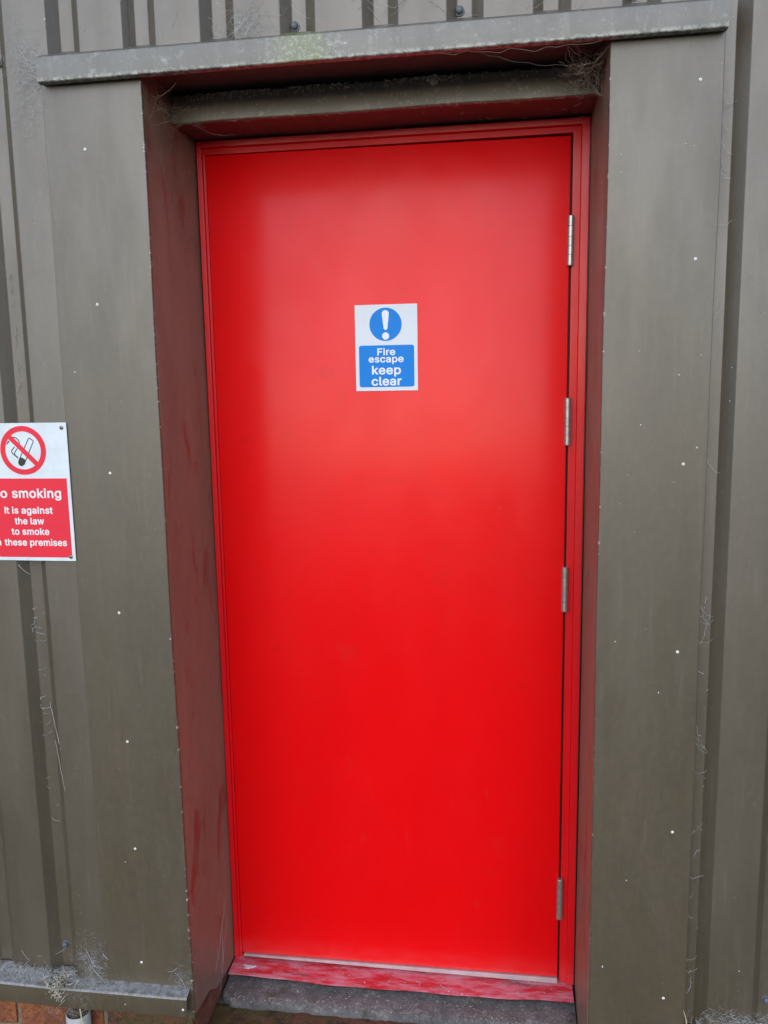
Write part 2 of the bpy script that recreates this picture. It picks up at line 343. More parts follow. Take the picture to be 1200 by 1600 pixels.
GLY = {"F":[410,[[43,-12,39,1,41,517,49,527,61,530,375,529,385,523,390,511,390,451,385,438,373,431,271,431,151,431,146,427,147,301,151,299,343,299,355,297,361,293,366,283,367,223,364,211,359,205,349,200,148,199,146,193,146,1,143,-11,133,-19,121,-21,55,-20]]],"I":[150,[[33,-12,29,1,29,511,34,523,45,529,117,530,129,523,132,517,134,505,133,-5,129,-13,117,-21,51,-21,39,-18]]],"N":[523,[[43,-12,39,1,39,505,41,517,44,523,54,529,61,530,139,530,152,523,373,175,378,181,378,187,380,517,391,528,403,530,469,529,479,523,482,517,484,1,481,-11,475,-17,463,-21,385,-21,373,-16,151,334,146,337,145,344,145,-5,139,-16,127,-21,55,-20]]],"a":[389,[[13,73,9,112,15,148,29,178,53,202,85,220,115,230,157,238,241,249,253,253,255,256,253,275,245,292,229,304,205,310,175,308,151,300,133,286,115,259,103,253,37,270,29,274,23,280,21,286,21,298,32,322,49,346,73,368,97,383,124,394,157,402,187,405,217,404,241,400,265,394,289,383,308,370,325,354,347,316,354,292,358,262,356,-8,353,-14,343,-20,277,-21,265,-17,253,-2,223,-18,193,-27,157,-30,121,-26,85,-14,67,-4,50,10,26,40],[114,94,121,82,127,77,145,69,169,66,199,70,217,77,238,94,249,112,254,130,255,154,253,158,151,142,133,136,118,124,114,112]]],"c":[396,[[17,138,13,173,14,209,18,245,26,275,37,299,50,323,69,347,88,365,125,388,167,401,215,405,263,398,305,381,335,359,365,323,383,281,381,269,371,258,311,242,299,241,287,249,270,281,251,298,221,308,185,307,161,296,143,278,130,257,120,221,118,173,121,149,127,125,145,95,161,80,173,73,191,68,209,67,227,69,249,77,269,93,278,107,287,129,299,137,311,137,359,125,377,118,383,108,384,101,374,71,353,37,327,11,287,-14,263,-22,239,-27,209,-29,179,-27,155,-23,131,-15,95,6,75,23,59,41,43,65,31,89]]],"e":[404,[[17,138,13,185,17,239,31,287,50,323,77,356,113,382,149,397,191,405,239,402,281,391,317,370,347,342,367,311,383,269,391,221,392,167,387,155,377,149,371,148,161,148,125,148,120,143,123,131,134,107,149,89,166,77,185,70,221,67,251,74,271,89,290,119,305,126,371,111,383,101,386,89,375,59,359,35,341,16,318,-1,293,-14,263,-24,233,-28,197,-29,155,-22,119,-9,95,6,65,33,43,65,26,101],[122,245,125,242,281,242,284,245,278,263,263,286,247,299,227,307,203,309,179,306,161,298,143,283,129,263]]],"g":[425,[[17,142,13,174,14,210,18,246,26,276,38,306,56,336,77,360,100,378,143,397,185,405,215,404,245,399,263,391,287,376,291,378,299,395,311,400,371,400,384,396,390,390,393,378,391,-36,383,-72,371,-96,347,-125,322,-144,293,-158,257,-168,221,-172,185,-171,149,-166,119,-157,89,-142,65,-123,47,-102,32,-78,30,-66,32,-60,41,-51,89,-24,101,-20,113,-24,143,-57,167,-70,203,-76,239,-72,263,-63,279,-48,289,-24,290,6,287,13,269,1,245,-10,203,-16,155,-12,113,3,77,27,48,60,29,96],[118,168,124,144,131,125,141,108,155,95,173,85,191,81,215,80,233,84,251,92,263,101,279,126,285,144,290,168,289,222,284,246,277,264,266,282,253,294,239,302,221,308,197,309,179,306,161,297,150,288,140,276,130,258,123,240,118,216]]],"h":[410,[[36,-12,32,1,32,505,34,517,42,527,54,530,114,530,126,526,132,520,135,511,135,385,138,378,161,391,180,398,204,404,234,405,258,403,288,395,312,383,330,370,352,343,367,313,376,277,378,229,378,1,375,-11,369,-17,360,-21,294,-21,284,-17,278,-11,275,1,275,235,273,259,266,277,252,295,234,305,210,308,186,305,162,293,147,277,138,253,135,229,135,1,132,-11,126,-17,114,-21,48,-20]]],"i":[167,[[24,461,20,481,24,505,36,524,48,534,60,541,84,545,108,540,120,534,132,523,143,505,147,481,141,457,128,439,108,427,84,422,60,426,36,443],[36,-12,32,1,33,385,42,397,54,400,114,400,125,397,131,391,135,379,134,-5,126,-17,114,-21,48,-20]]],"k":[381,[[36,-12,32,1,32,505,34,517,37,523,47,529,54,530,114,530,126,526,133,517,135,265,138,260,276,398,360,400,371,397,377,391,381,379,377,367,366,355,231,217,232,211,388,13,393,1,390,-11,384,-17,372,-21,294,-21,282,-17,156,142,150,146,136,133,135,127,135,1,132,-11,126,-17,114,-21,48,-20]]],"l":[189,[[36,49,32,83,33,515,42,527,54,530,114,530,125,527,131,521,135,509,135,395,135,101,137,77,144,73,174,75,186,67,190,59,202,-1,198,-9,192,-15,168,-21,126,-23,96,-17,74,-7,59,5,46,23]]],"m":[610,[[36,-12,32,1,32,379,36,391,48,399,114,400,126,395,138,380,162,394,186,403,210,407,240,406,264,400,282,391,300,378,318,357,348,380,372,394,396,402,420,406,450,406,480,401,506,391,528,376,546,358,560,337,570,313,576,283,578,253,577,-5,570,-16,558,-21,498,-21,486,-18,480,-13,476,-5,475,49,475,253,472,277,462,295,444,305,420,309,396,306,383,301,370,289,362,277,357,259,356,1,354,-9,348,-16,336,-21,276,-21,262,-17,256,-11,253,1,252,271,244,289,231,301,216,307,192,309,174,304,156,293,143,277,137,259,135,235,135,1,132,-11,126,-17,114,-21,48,-20]]],"n":[410,[[36,-12,32,1,32,379,36,391,48,399,114,400,126,395,135,379,138,378,162,392,192,401,216,405,246,404,270,400,294,393,312,383,330,369,348,349,359,331,374,289,378,253,378,97,378,1,372,-15,366,-19,354,-21,294,-21,282,-16,276,-6,275,1,275,235,271,265,258,289,240,303,216,308,186,305,168,297,152,283,144,271,136,247,135,1,132,-11,126,-17,114,-21,48,-20]]],"o":[415,[[17,138,13,185,16,233,26,275,40,305,59,335,88,365,119,385,155,399,197,405,239,403,275,394,311,377,341,353,365,323,389,275,399,233,402,185,399,143,389,101,372,65,352,35,323,7,299,-8,263,-22,221,-29,179,-27,143,-19,105,-1,75,23,47,59,26,101],[119,161,124,137,131,117,143,98,158,83,173,73,191,68,215,67,233,70,251,78,265,89,275,101,285,119,293,143,297,167,296,215,291,239,282,263,270,281,257,293,239,304,221,308,197,308,179,305,166,299,151,287,141,275,130,257,119,215,117,185]]],"p":[424,[[36,-155,32,-142,32,380,36,391,48,399,114,400,126,395,133,380,138,376,162,392,186,401,222,405,258,403,288,396,312,386,336,370,360,347,379,320,394,290,406,248,411,206,410,158,403,116,390,78,375,50,354,23,329,2,300,-15,270,-25,228,-29,192,-25,168,-17,138,2,135,-4,135,-142,132,-154,126,-160,114,-164,48,-163],[138,146,145,122,154,104,168,87,180,78,198,71,216,68,234,69,252,74,270,86,282,98,293,116,300,134,305,158,307,182,303,230,296,254,287,272,276,286,258,301,240,307,222,309,204,308,185,302,168,291,157,278,142,248,134,200,135,170]]],"r":[259,[[36,-12,32,1,32,379,36,391,48,399,114,400,126,395,132,385,138,383,162,396,186,403,210,406,246,405,258,399,264,385,264,319,258,307,246,301,204,305,174,299,152,283,143,271,138,259,135,235,135,1,132,-11,126,-17,114,-21,48,-20]]],"s":[365,[[19,75,15,95,19,106,25,112,91,128,103,126,109,122,121,94,133,80,145,72,163,67,193,67,217,71,236,83,242,89,247,101,245,113,241,119,229,127,133,152,103,163,67,184,43,211,35,227,28,251,26,275,28,299,36,323,46,341,61,359,79,374,115,393,157,403,205,404,247,397,279,383,307,361,327,335,343,299,345,287,337,274,331,270,271,256,259,258,253,262,240,287,229,300,217,307,205,310,181,312,157,307,139,296,130,281,133,265,145,254,169,245,247,226,283,213,313,193,337,165,345,149,351,125,352,101,349,77,340,53,329,35,314,17,295,2,265,-15,217,-27,169,-29,121,-22,85,-7,55,15,34,41]]],"t":[227,[[-11,315,-15,327,-13,387,-10,393,1,399,37,400,43,402,44,471,49,484,55,489,67,492,127,492,139,487,145,480,147,471,147,405,151,400,211,399,220,393,225,381,225,327,223,318,217,311,205,306,151,306,147,303,147,153,147,93,151,76,157,73,169,71,205,75,217,69,223,57,233,9,233,-3,231,-9,223,-16,193,-24,145,-24,121,-19,103,-12,74,9,61,26,52,45,44,81,44,303,37,306,1,307]]],"w":[567,[[6,363,2,379,3,385,6,391,18,399,90,400,98,397,104,391,168,167,174,174,232,385,240,396,246,399,318,400,327,397,333,391,396,166,402,177,460,385,468,396,480,400,546,400,556,397,562,391,565,385,565,373,537,283,449,-5,441,-17,432,-21,366,-21,356,-17,350,-11,288,206,282,215,217,-11,204,-20,132,-20,126,-17,118,-5]]]}
def text(bm, s, Y, th, baseline, cap, left=None, right=None, center=None, width=None, bold=0, track=16):
    x = 0; items = []
    for ch in s:
        if ch == ' ': x += 190; continue
        adv, sp = GLY[ch]; items.append((x, sp)); x += adv + track
    tot = x - track - 30; k = cap/552.; kx = k if width is None else width/tot
    W = tot*kx; x0 = left if left is not None else (right - W if right is not None else center - W/2)
    loops = []
    for gx, sp in items:
        for c in sp: loops.append([(x0 + (gx+c[i]-12)*kx, baseline + (c[i+1]+21)*k) for i in range(0, len(c), 2)])
    outline(bm, loops, Y, th)
def circ(cx, cz, r, n=48, a0=0, a1=360): return [(cx + r*math.cos(rad(a0+(a1-a0)*i/n)), cz + r*math.sin(rad(a0+(a1-a0)*i/n))) for i in range(n)]
def rrect(x0, x1, z0, z1, r, n=6):
    out = []
    for cx, cz, a in ((x1-r, z1-r, 0), (x0+r, z1-r, 90), (x0+r, z0+r, 180), (x1-r, z0+r, 270)):
        out += [(cx + r*math.cos(rad(a+90*i/n)), cz + r*math.sin(rad(a+90*i/n))) for i in range(n+1)]
    return out

# ------------------------------------------------------------------ setting
D = .297; YC = -D; YG = -D+.024
GZ = -.17
bm = bmesh.new()
bmesh.ops.create_grid(bm, x_segments=40, y_segments=40, size=300)
bmesh.ops.translate(bm, verts=bm.verts, vec=(0, -60, GZ))
tag(link('ground', bm, MG, smooth=False), 'grey asphalt yard in front of the door', None, kind='structure')

MP = simple('pale concrete', (.50, .49, .47), .9, 0, .2, 1.5)
bm = bmesh.new(); lo = []  # unseen ground, outline and tone set for its reflection in the door
for k in range(41):
    t = k/40; x = -14+t*14.6+.35*math.sin(k*1.7)*t; y = -5.2-.5*math.sin(k*.9)-(3.5*t**6 if t > .5 else 0)
    lo.append((x, y))
lo += [(1.0, -14), (1.4, -30), (2.5, -70), (-70, -70), (-70, -5.2)]
lo = [bm.verts.new((x, y, GZ+.006)) for x, y in lo]; lo2 = [bm.verts.new((v.co.x, v.co.y, GZ-.05)) for v in lo]
bm.faces.new(lo); bm.faces.new(lo2[::-1])
for i in range(len(lo)): bm.faces.new((lo[i], lo[(i+1) % len(lo)], lo2[(i+1) % len(lo)], lo2[i]))
tag(link('reflected_apron', bm, MP, smooth=False), 'unseen pale concrete apron shaped for its reflection in the door', None, kind='structure')
# ------------------------------------------------------------------ profiled cladding
X0 = -.144; PER = .1578
def prof(xa, xb):
    pts = []; k = int((xa-X0)//PER)-1
    while X0+k*PER < xb+.3:
        s = X0+k*PER
        pts += [(s-.068, YC), (s-.0495, YG), (s-.0220, YG), (s, YC)]; k += 1
    o = []
    for i, (a, b) in enumerate(zip(pts, pts[1:])):
        for e in (xa, xb):
            if a[0] < e < b[0]: o.append((e, a[1]+(b[1]-a[1])*(e-a[0])/(b[0]-a[0])))
        if xa < b[0] < xb: o.append(b)
    return sorted(o)
wall = thing('profiled_metal_wall', 'olive grey ribbed metal cladding wall around the red door', 'wall', (.42, YG, .12))
def cladpart(name, xa, xb, za, zb, cuts):
    bm = bmesh.new()
    def wob(v):
        v.y += .0012*math.sin(v.x*9+v.z*1.7) ; return v
    sheet(bm, prof(xa, xb), 'z', za, zb, th=.0008, r=.0045, n=4, cuts=cuts, f=wob, side=1)
    return link(name, bm, MO_clad, wall)
shL = cladpart('cladding_sheet', -5.5, -.045, .125, 4.2, 12)
shR = cladpart('cladding_sheet', .9, 6.5, .125, 4.2, 12)
shT = cladpart('cladding_sheet', -.0447, .8997, 2.152, 4.2, 6)
bm = bmesh.new()   # inner wall behind the sheets, with the door opening left free
for x0, x1, z0, z1 in ((-5.5, -.03, .10, 4.2), (.885, 6.5, .10, 4.2), (-.03, .885, 2.158, 4.2)):
    box(bm, x0, x1, YG+.006, .12, z0, z1)
box(bm, -.0299, .8849, .055, .1199, -.09, 2.1579); box(bm, -.0299, .8849, .006, .0549, 2.0725, 2.1579)  # panels added behind door and lintel to stop light leaking through
link('inner_wall_and_leak_stop', bm, MS_void, wall, smooth=False)
boltm = None
for x, z in ((-.340, .197), (.285, 2.182), (.600, 2.187), (.915, 2.19), (1.243, .197), (-.332, 2.157), (1.213, 1.108)):
    if boltm is None:
        bm = bmesh.new()
        lathe(bm, [(.0095, 0), (.0095, .0015), (.0068, .002), (.0068, .0065), (.0055, .0085), (.003, .0098), (.0, .0102)], (0, 0, 0), (0, -1, 0), 18)
        o = link('bolt_head', bm, MS_bolt, None); o.parent = wall; boltm = o
    else:
        o = boltm.copy(); COL.objects.link(o); o.parent = wall
    o.parent = shL if x < -.04 else shT if x < .9 else shR
    o.location = Vector((x, YG-.0005, z)) - Vector(wall['_o'])

# ------------------------------------------------------------------ door surround flashings
XL, XR = -.0205, .872
sur = thing('door_surround', 'smooth olive grey metal flashing framing the recessed doorway', 'door surround', (.42, YC, .05))
def tilt(v): v.z += .0085*(v.x-.42); return v
def lw(v):
    v.x += .0012*math.sin(v.z*3.1+1)+.0006*math.sin(v.z*11); return v
bm = bmesh.new()
sheet(bm, [(-.2285, YC-.0002), (-.2283, YC-.0028), (XL, YC-.0028), (XL, YC+.004)], 'z', .05, 2.108, th=.0009, r=[0, .0012, .003, 0], n=4, cuts=40, f=lw, side=1)
tpL = link('trim_panel', bm, MO_trim, sur)
bm = bmesh.new()
sheet(bm, [(XR, YC+.004), (XR, YC-.0028), (1.0715, YC-.0028), (1.0717, YC+.012)], 'z', -.02, 2.118, th=.0009, r=[0, .003, .0018, 0], n=4, cuts=40, f=lw, side=1)
tpR = link('trim_panel', bm, MO_trim, sur)
# reveals: polygon outline in (y, z), given thickness in x
def reveal(x, s, poly):
    bm = bmesh.new()
    ny = 14
    def zb(y):
        for (a, za), (b, z_b) in zip(poly, poly[1:]):
            if a <= y <= b: return za+(z_b-za)*(y-a)/(b-a)
        return poly[-1][1]
    rows = []
    for i in range(ny+1):
        y = YC+.0045 + (-.0005-YC-.0045)*i/ny
        z0, z1 = zb(y), 2.150
        rows.append([(bm.verts.new((x+.0009*math.sin(zz*2.3+y*9), y, zz)), bm.verts.new((x+s*.0015+.0009*math.sin(zz*2.3+y*9), y, zz))) for zz in [z0+(z1-z0)*k/30 for k in range(31)]])
    for a, b in zip(rows, rows[1:]):
        for k in range(30):
            bm.faces.new((a[k][0], a[k+1][0], b[k+1][0], b[k][0])); bm.faces.new((a[k][1], b[k][1], b[k+1][1], a[k+1][1]))
        bm.faces.new((a[0][0], b[0][0], b[0][1], a[0][1])); bm.faces.new((a[-1][0], a[-1][1], b[-1][1], b[-1][0]))
    for r_ in (rows[0], rows[-1]):
        for k in range(30): bm.faces.new((r_[k][0], r_[k][1], r_[k+1][1], r_[k+1][0]))
    return link('reveal_panel', bm, MO_rev, sur)
reveal(XL-.0009, -1, [(YC, .05), (-.193, .038), (-.141, .004), (-.07, -.008), (0, -.01)])
reveal(XR+.0009, 1, [(YC, -.02), (-.2, -.03), (-.14, -.04), (0, -.04)])
# header drip flashing
bm = bmesh.new()
sheet(bm, [(YG-.001, 2.172), (YC-.022, 2.149), (YC-.0265, 2.1475), (YC-.0265, 2.1025), (YC-.014, 2.1015)], 'x', -.222, 1.0705, th=.0011, r=.0018, n=3, cuts=24, f=tilt, side=-1)
link('header_flashing', bm, MO_head, sur)
for xx in (-.2222, 1.0707):
    bm = bmesh.new()
    q = [(YC-.0255, 2.1035), (YC-.0255, 2.1465), (YC-.022, 2.148), (YC-.001, 2.158), (YC-.001, 2.1035)]
    vs = [[bm.verts.new(tilt(Vector((xx+d, y, z)))) for y, z in q] for d in (0, .001 if xx < 0 else -.001)]
    bm.faces.new(vs[0]); bm.faces.new(vs[1][::-1])
    for i in range(5): bm.faces.new((vs[0][i], vs[0][(i+1) % 5], vs[1][(i+1) % 5], vs[1][i]))
    link('end_cap', bm, MO_head, sur, smooth=False)
# upper soffit, lintel flashing
bm = bmesh.new()
sheet(bm, [(YC-.021, 2.119), (YC-.001, 2.119), (-.146, 2.130), (-.004, 2.130)], 'x', XL+.0006, XR-.0006, th=.001, r=.001, n=2, cuts=20, f=tilt, side=1)
link('soffit', bm, MO_soff, sur)
def lf(v):
    v = tilt(v); v.z += .0008*math.sin(v.x*14); return v
bm = bmesh.new()
sheet(bm, [(-.006, 2.1195), (-.1425, 2.1180), (-.1440, 2.0645), (-.137, 2.0632)], 'x', XL+.0006, XR-.0006, th=.0012, r=.0018, n=3, cuts=30, f=lf, side=-1)
link('lintel_flashing', bm, MO_lint, sur)
bm = bmesh.new()
sheet(bm, [(-.1365, 2.0640), (.004, 2.0675)], 'x', XL+.0006, XR-.0006, th=.001, r=0, n=3, cuts=30, f=lf, side=1)
link('lintel_soffit', bm, MO_soff, sur)
rv = None
for x, z in ((-.1446, 1.9743), (-.1408, 1.6723), (-.1374, 1.325), (-.1382, 1.0205), (-.1388, .7253), (-.1375, .4687), (-.1403, .1845),
             (1.0318, 2.0317), (1.035, 1.7203), (1.0271, 1.3397), (1.0297, .9652), (1.0331, .5804), (1.0278, .2004)):
    if rv is None:
        bm = bmesh.new()
        lathe(bm, [(.0031, 0), (.0030, .0006), (.0022, .0012), (.0011, .0014), (.0009, .0006), (0, .0006)], (0, 0, 0), (0, -1, 0), 16)
        rv = o = link('rivet', bm, MS_rivet, None); o.parent = sur
    else:
        o = rv.copy(); COL.objects.link(o); o.parent = sur
    o.parent = tpL if x < .4 else tpR
    o.location = Vector((x, YC-.0029, z)) - Vector(sur['_o'])

# ------------------------------------------------------------------ base drip flashing
def base_flash(name, xa, xb, label):
    t = thing(name, label, 'flashing', ((xa+xb)/2, YC, .07))
    bm = bmesh.new()
    def w_(v): v.z += .0012*math.sin(v.x*7)+.0006*math.sin(v.x*23); v.y += .0008*math.sin(v.x*5); return v
    sheet(bm, [(YG-.002, .139), (YC-.027, .1225), (YC-.030, .1195), (YC-.029, .0745), (YC-.022, .0725)], 'x', xa, xb, th=.0011, r=.0014, n=3, cuts=120, f=w_, side=-1)
    link('drip_profile', bm, MO_base, t)
    return t
bf = base_flash('base_flashing', -5.5, -.0245, 'dusty olive drip flashing above the bricks, left of the door')
o = rv.copy(); COL.objects.link(o); o.parent = bf; o.location = Vector((-.034, YC-.0303, .094)) - Vector(bf['_o'])
base_flash('base_flashing', 1.10, 6.5, 'dusty olive drip flashing at the wall foot, right of the door')

# ------------------------------------------------------------------ fire door
door = thing('fire_exit_door', 'bright red painted steel fire exit door with four side hinges', 'door', (.4152, 0, -.012))
W, H = .8295, 2.031
bm = bmesh.new()
box(bm, 0, W, 0, .045, .0005, H-.0005, .0018, segs=3)
link('door_leaf', bm, MR_leaf, door)
fr = bmesh.new()
# frame profile: inner strip flush with the leaf, outer strip proud; mitred ring in x,z
def ring(bm, y, ins, out, z0=-.0125):
    """flat U-shaped band between two offsets (l, r, t) at depth y"""
    pass
def fprof(o_in, o_out, T):
    return [(o_in, .05), (o_in, .0025), (T, .0025), (T+.0015, -.0065), (o_out-.001, -.0075), (o_out, -.0065), (o_out, .05)]
sides = []
def frame_vert(xin, xout, sgn, T):
    P = fprof(0, abs(xout-xin), T)
    return [(xin+sgn*a, y) for a, y in P]
lp = frame_vert(-.0015, -.0195, -1, .0045)
rp = frame_vert(.8345, .8700, 1, .0165)
tp = [(2.0345+a, y) for a, y in fprof(0, .0285, .013)]
bm = bmesh.new()
n = len(lp)
def zt(x): return .0085*(x-.42)*.6
A = [bm.verts.new((x, y, -.0125)) for x, y in lp]
B = [bm.verts.new((lp[i][0], lp[i][1], tp[i][0]+zt(lp[i][0]))) for i in range(n)]
C = [bm.verts.new((rp[i][0], rp[i][1], tp[i][0]+zt(rp[i][0]))) for i in range(n)]
E = [bm.verts.new((x, y, -.0125)) for x, y in rp]
for a, b in ((A, B), (B, C), (C, E)):
    for i in range(n): bm.faces.new((a[i], a[(i+1) % n], b[(i+1) % n], b[i]))
bm.faces.new(A); bm.faces.new(E[::-1])
bmesh.ops.bevel(bm, geom=[e for e in bm.edges if min(v.co.y for v in e.verts) < .01 and abs(e.verts[0].co.z-e.verts[1].co.z) > .5 or (min(v.co.y for v in e.verts) < .01 and abs(e.verts[0].co.x-e.verts[1].co.x) > .5)], offset=.0009, segments=2, profile=.5, affect='EDGES')
link('door_frame', bm, MR_frame, door, smooth=False)
bm = bmesh.new()  # near-black filler standing in for the shade inside the door gaps
box(bm, W+.0002, .8343, .016, .044, 0, H); box(bm, -.0013, -.0002, .016, .044, 0, H); box(bm, 0, W, .016, .044, H+.0002, H+.0033)
link('gap_shade_fill', bm, MS_void, door, smooth=False)
bm = bmesh.new()  # sealant round the frame
box(bm, .8702, XR-.0003, -.0035, .03, -.03, 2.055); box(bm, XL+.0003, -.0197, -.002, .03, -.01, 2.055)
link('sealant_bead', bm, MS_seal, door, smooth=False)
h0 = None
for zc, tl, dy in ((1.808, .006, 0), (1.4095, -.004, 0), (1.0158, -.002, 0), (.221, .003, 0)):
    if h0 is None:
        ht = bpy.data.objects.new('hinge', None)
        bm = bmesh.new(); r = .0074; pr = []
        segs = [0, .024, .026, .046, .064, .084, .108]
        cut = [.0235, .043, .062, .085]
        z = 0
        pr = [(0, 0), (r-.0015, 0), (r, .0015)]
        for c in cut: pr += [(r, c-.0006), (r-.0014, c-.0001), (r-.0014, c+.0004), (r, c+.0009)]
        pr += [(r, .1065), (r-.0015, .108), (0, .108)]
        lathe(bm, pr, (0, 0, -.054), (0, 0, 1), 20, caps=False)
        box(bm, -.0018, .0018, 0.002, .02, -.053, .053)
        o = link('hinge', bm, MS_hinge, None, angle=40); h0 = o
    else:
        o = h0.copy(); COL.objects.link(o)
    o.parent = door; o.location = Vector((.8319, -.0055, zc)) - Vector(door['_o']); o.rotation_euler = (0, rad(tl*60), random.random()*.4)
bm = bmesh.new()   # aluminium weather strip, slightly out of level
pts = [(.006, -.0008, -.0035), (.8285, -.0008, -.0118)]
q = [[bm.verts.new(v) for v in ((x, .02, zt_), (x, -.0045, zt_), (x, -.0078, zt_-.0018), (x, -.0078, zb_), (x, .02, zb_))] for x, zt_, zb_ in pts]
for i in range(5): bm.faces.new((q[0][i], q[0][(i+1) % 5], q[1][(i+1) % 5], q[1][i]))
bm.faces.new(q[0]); bm.faces.new(q[1][::-1])
link('weather_strip', bm, MS_alu, door, angle=20)
bm = bmesh.new()
def thw(v): return v
N = 60
rows = []
for i in range(N+1):
    x = -.0195 + (.866+.0195)*i/N
    j = .0018*math.sin(x*17)+.0012*math.sin(x*41+1)
    yf = -.060-.010*math.sin((x+.05)*3.3) + j
    rows.append([bm.verts.new(v) for v in ((x, .04, -.0128), (x, yf+.004, -.0150), (x, yf, -.0168), (x, yf, -.0195), (x, yf+.004, -.0205), (x, .04, -.0205))])
for a, b in zip(rows, rows[1:]):
    for i in range(6): bm.faces.new((a[i], a[(i+1) % 6], b[(i+1) % 6], b[i]))
bm.faces.new(rows[0]); bm.faces.new(rows[-1][::-1])
link('threshold', bm, MR_thr, door, angle=25)
for o_ in list(door.children):
    if o_.name.startswith('hinge'): pass

# ------------------------------------------------------------------ signs
fs = thing('fire_escape_sign', 'blue and white fire escape keep clear sign on the red door', 'sign', (.416, 0, 1.5847))
SX0, SX1, SZ0, SZ1 = .3432, .4890, 1.4858, 1.6832
su = lambda u: SX0+(SX1-SX0)*u
sv = lambda v: SZ1-(SZ1-SZ0)*v
bm = bmesh.new(); box(bm, SX0, SX1, -.0018, -.0004, SZ0, SZ1, .0003, segs=1); link('sign_plate', bm, MS_white, fs, smooth=False)
bm = bmesh.new()
cx, cz, cr = su(.492), sv(.228), .0378
outline(bm, [circ(cx, cz, cr, 72)], -.00195, .0003)
link('blue_disc', bm, MS_blue, fs, smooth=False)
bm = bmesh.new()
outline(bm, [rrect(su(.057), su(.945), sv(.955), sv(.468), .0055)], -.00195, .0003)
link('blue_panel', bm, MS_blue, fs, smooth=False)
bm = bmesh.new()
rt, rb = .0083, .0044; zt_, zb_ = sv(.065)-rt, sv(.292)+rb
lp_ = [(cx+rt*math.cos(rad(a)), zt_+rt*math.sin(rad(a))) for a in range(-4, 185, 9)] + [(cx+rb*math.cos(rad(a)), zb_+rb*math.sin(rad(a))) for a in range(184, 358, 12)]
outline(bm, [lp_], -.00225, .0002)
outline(bm, [circ(cx, sv(.363), .0083, 32)], -.00225, .0002)
link('exclamation_mark', bm, MS_ink, fs, smooth=False)
bm = bmesh.new(); cc = su(.492)
text(bm, 'Fire', -.00225, .0002, sv(.585), .0162, center=cc+.0003, width=.0430, bold=27)
text(bm, 'escape', -.00225, .0002, sv(.668), .0162, center=cc, width=.0820, bold=27)
text(bm, 'keep', -.00225, .0002, sv(.808), .0205, center=cc, width=.0690, bold=30)
text(bm, 'clear', -.00225, .0002, sv(.938), .0205, center=cc, width=.0700, bold=30)
link('lettering', bm, MS_ink, fs, smooth=False)

ns = thing('no_smoking_sign', 'red and white no smoking sign screwed to the ribbed wall', 'sign', (-.327, -.302, 1.283))
K = (1.9551-.302)/(1.9551-.3145)
def S(x, z): return (.6757+(x-.6757)*K, 1.5001+(z-1.5001)*K)
NX1 = -.2268; NX0 = NX1-.2; NZ1 = S(0, 1.433)[1]; NZ0 = S(0, 1.1373)[1]
bm = bmesh.new()
box(bm, NX0, NX1, -.3030, -.3015, NZ0, NZ1, .0004, segs=1)
npl = link('sign_plate', bm, MS_whited, ns, smooth=False)
YP = -.30315
rc = S(-.3209, 1.3753); ro, ri = .0517*K, .0403*K
bm = bmesh.new(); outline(bm, [circ(*rc, ro, 80), circ(*rc, ri, 80)[::-1]], YP-.0004, .0003)
d = Vector((1, -1)).normalized(); p = Vector((1, 1)).normalized()*.0052
c_ = Vector(rc); e = ri+.003
outline(bm, [[tuple(c_-d*e+p), tuple(c_+d*e+p), tuple(c_+d*e-p), tuple(c_-d*e-p)]], YP-.0004, .00029)
link('prohibition_ring', bm, MS_sred, ns, smooth=False)
def C1(x, y):   # crop (15x) pixel -> sign plane position, baked from the camera fit
    return S(-.3209+(x-548)*.0000966+(y-655)*.0000071, 1.3753-(y-655)*.0000905)
bm = bmesh.new()
def stroke(pts, w_, closed=False):
    L = [Vector(C1(*q)) for q in pts]; n = len(L); a = []; b = []
    for i in range(n):
        t = (L[(i+1) % n]-L[i-1]) if closed else (L[min(i+1, n-1)]-L[max(i-1, 0)])
        t.normalize(); nn = Vector((-t.y, t.x))*w_/2; a.append(tuple(L[i]+nn)); b.append(tuple(L[i]-nn))
    outline(bm, [a, b[::-1]] if closed else [a+b[::-1]], YP, .0002)
stroke([(400, 915), (710, 390), (722, 372), (740, 370), (812, 425), (818, 440), (812, 460), (520, 990)], .0019)
stroke([(300, 372), (340, 352), (385, 350), (430, 370), (468, 405), (488, 450), (485, 490), (465, 530)], .0021)
stroke([(360, 570), (320, 615), (280, 655), (275, 690), (285, 720), (330, 765), (400, 830)], .0021)
stroke([(420, 610), (385, 650), (345, 700), (335, 740), (345, 760)], .0019)
outline(bm, [[C1(*q) for q in ((330, 770), (345, 755), (385, 790), (405, 830), (412, 860), (380, 830))]], YP, .00021)
outline(bm, [[C1(*q) for q in ((165, 540), (200, 470), (235, 425), (262, 455), (225, 480))]], YP, .0002)
outline(bm, [[C1(*q) for q in ((460, 820), (490, 820), (545, 855), (570, 890), (520, 985), (490, 1020), (450, 1028), (410, 1005), (388, 960), (395, 920))]], YP, .00021)
link('cigarette_symbol', bm, MS_dark, ns, smooth=False)
bm = bmesh.new()
rx1 = S(-.2276, 0)[0]
outline(bm, [[(NX0+.0075, S(0, 1.1449)[1]), (rx1, S(0, 1.1449)[1]), (rx1, S(0, 1.3156)[1]), (NX0+.0075, S(0, 1.3156)[1])]], YP, .0002)
link('red_panel', bm, MS_sred, ns, smooth=False)
bm = bmesh.new(); Y2 = YP-.0004
def tl(s, z, cap, xr, xl, wd=None, b=25):
    a, b_ = S(xl, z), S(xr, z); text(bm, s, Y2, .0002, a[1], cap, right=b_[0], width=b_[0]-a[0] if wd is None else wd, bold=b)
Wn = (-.2416+.3546)*K
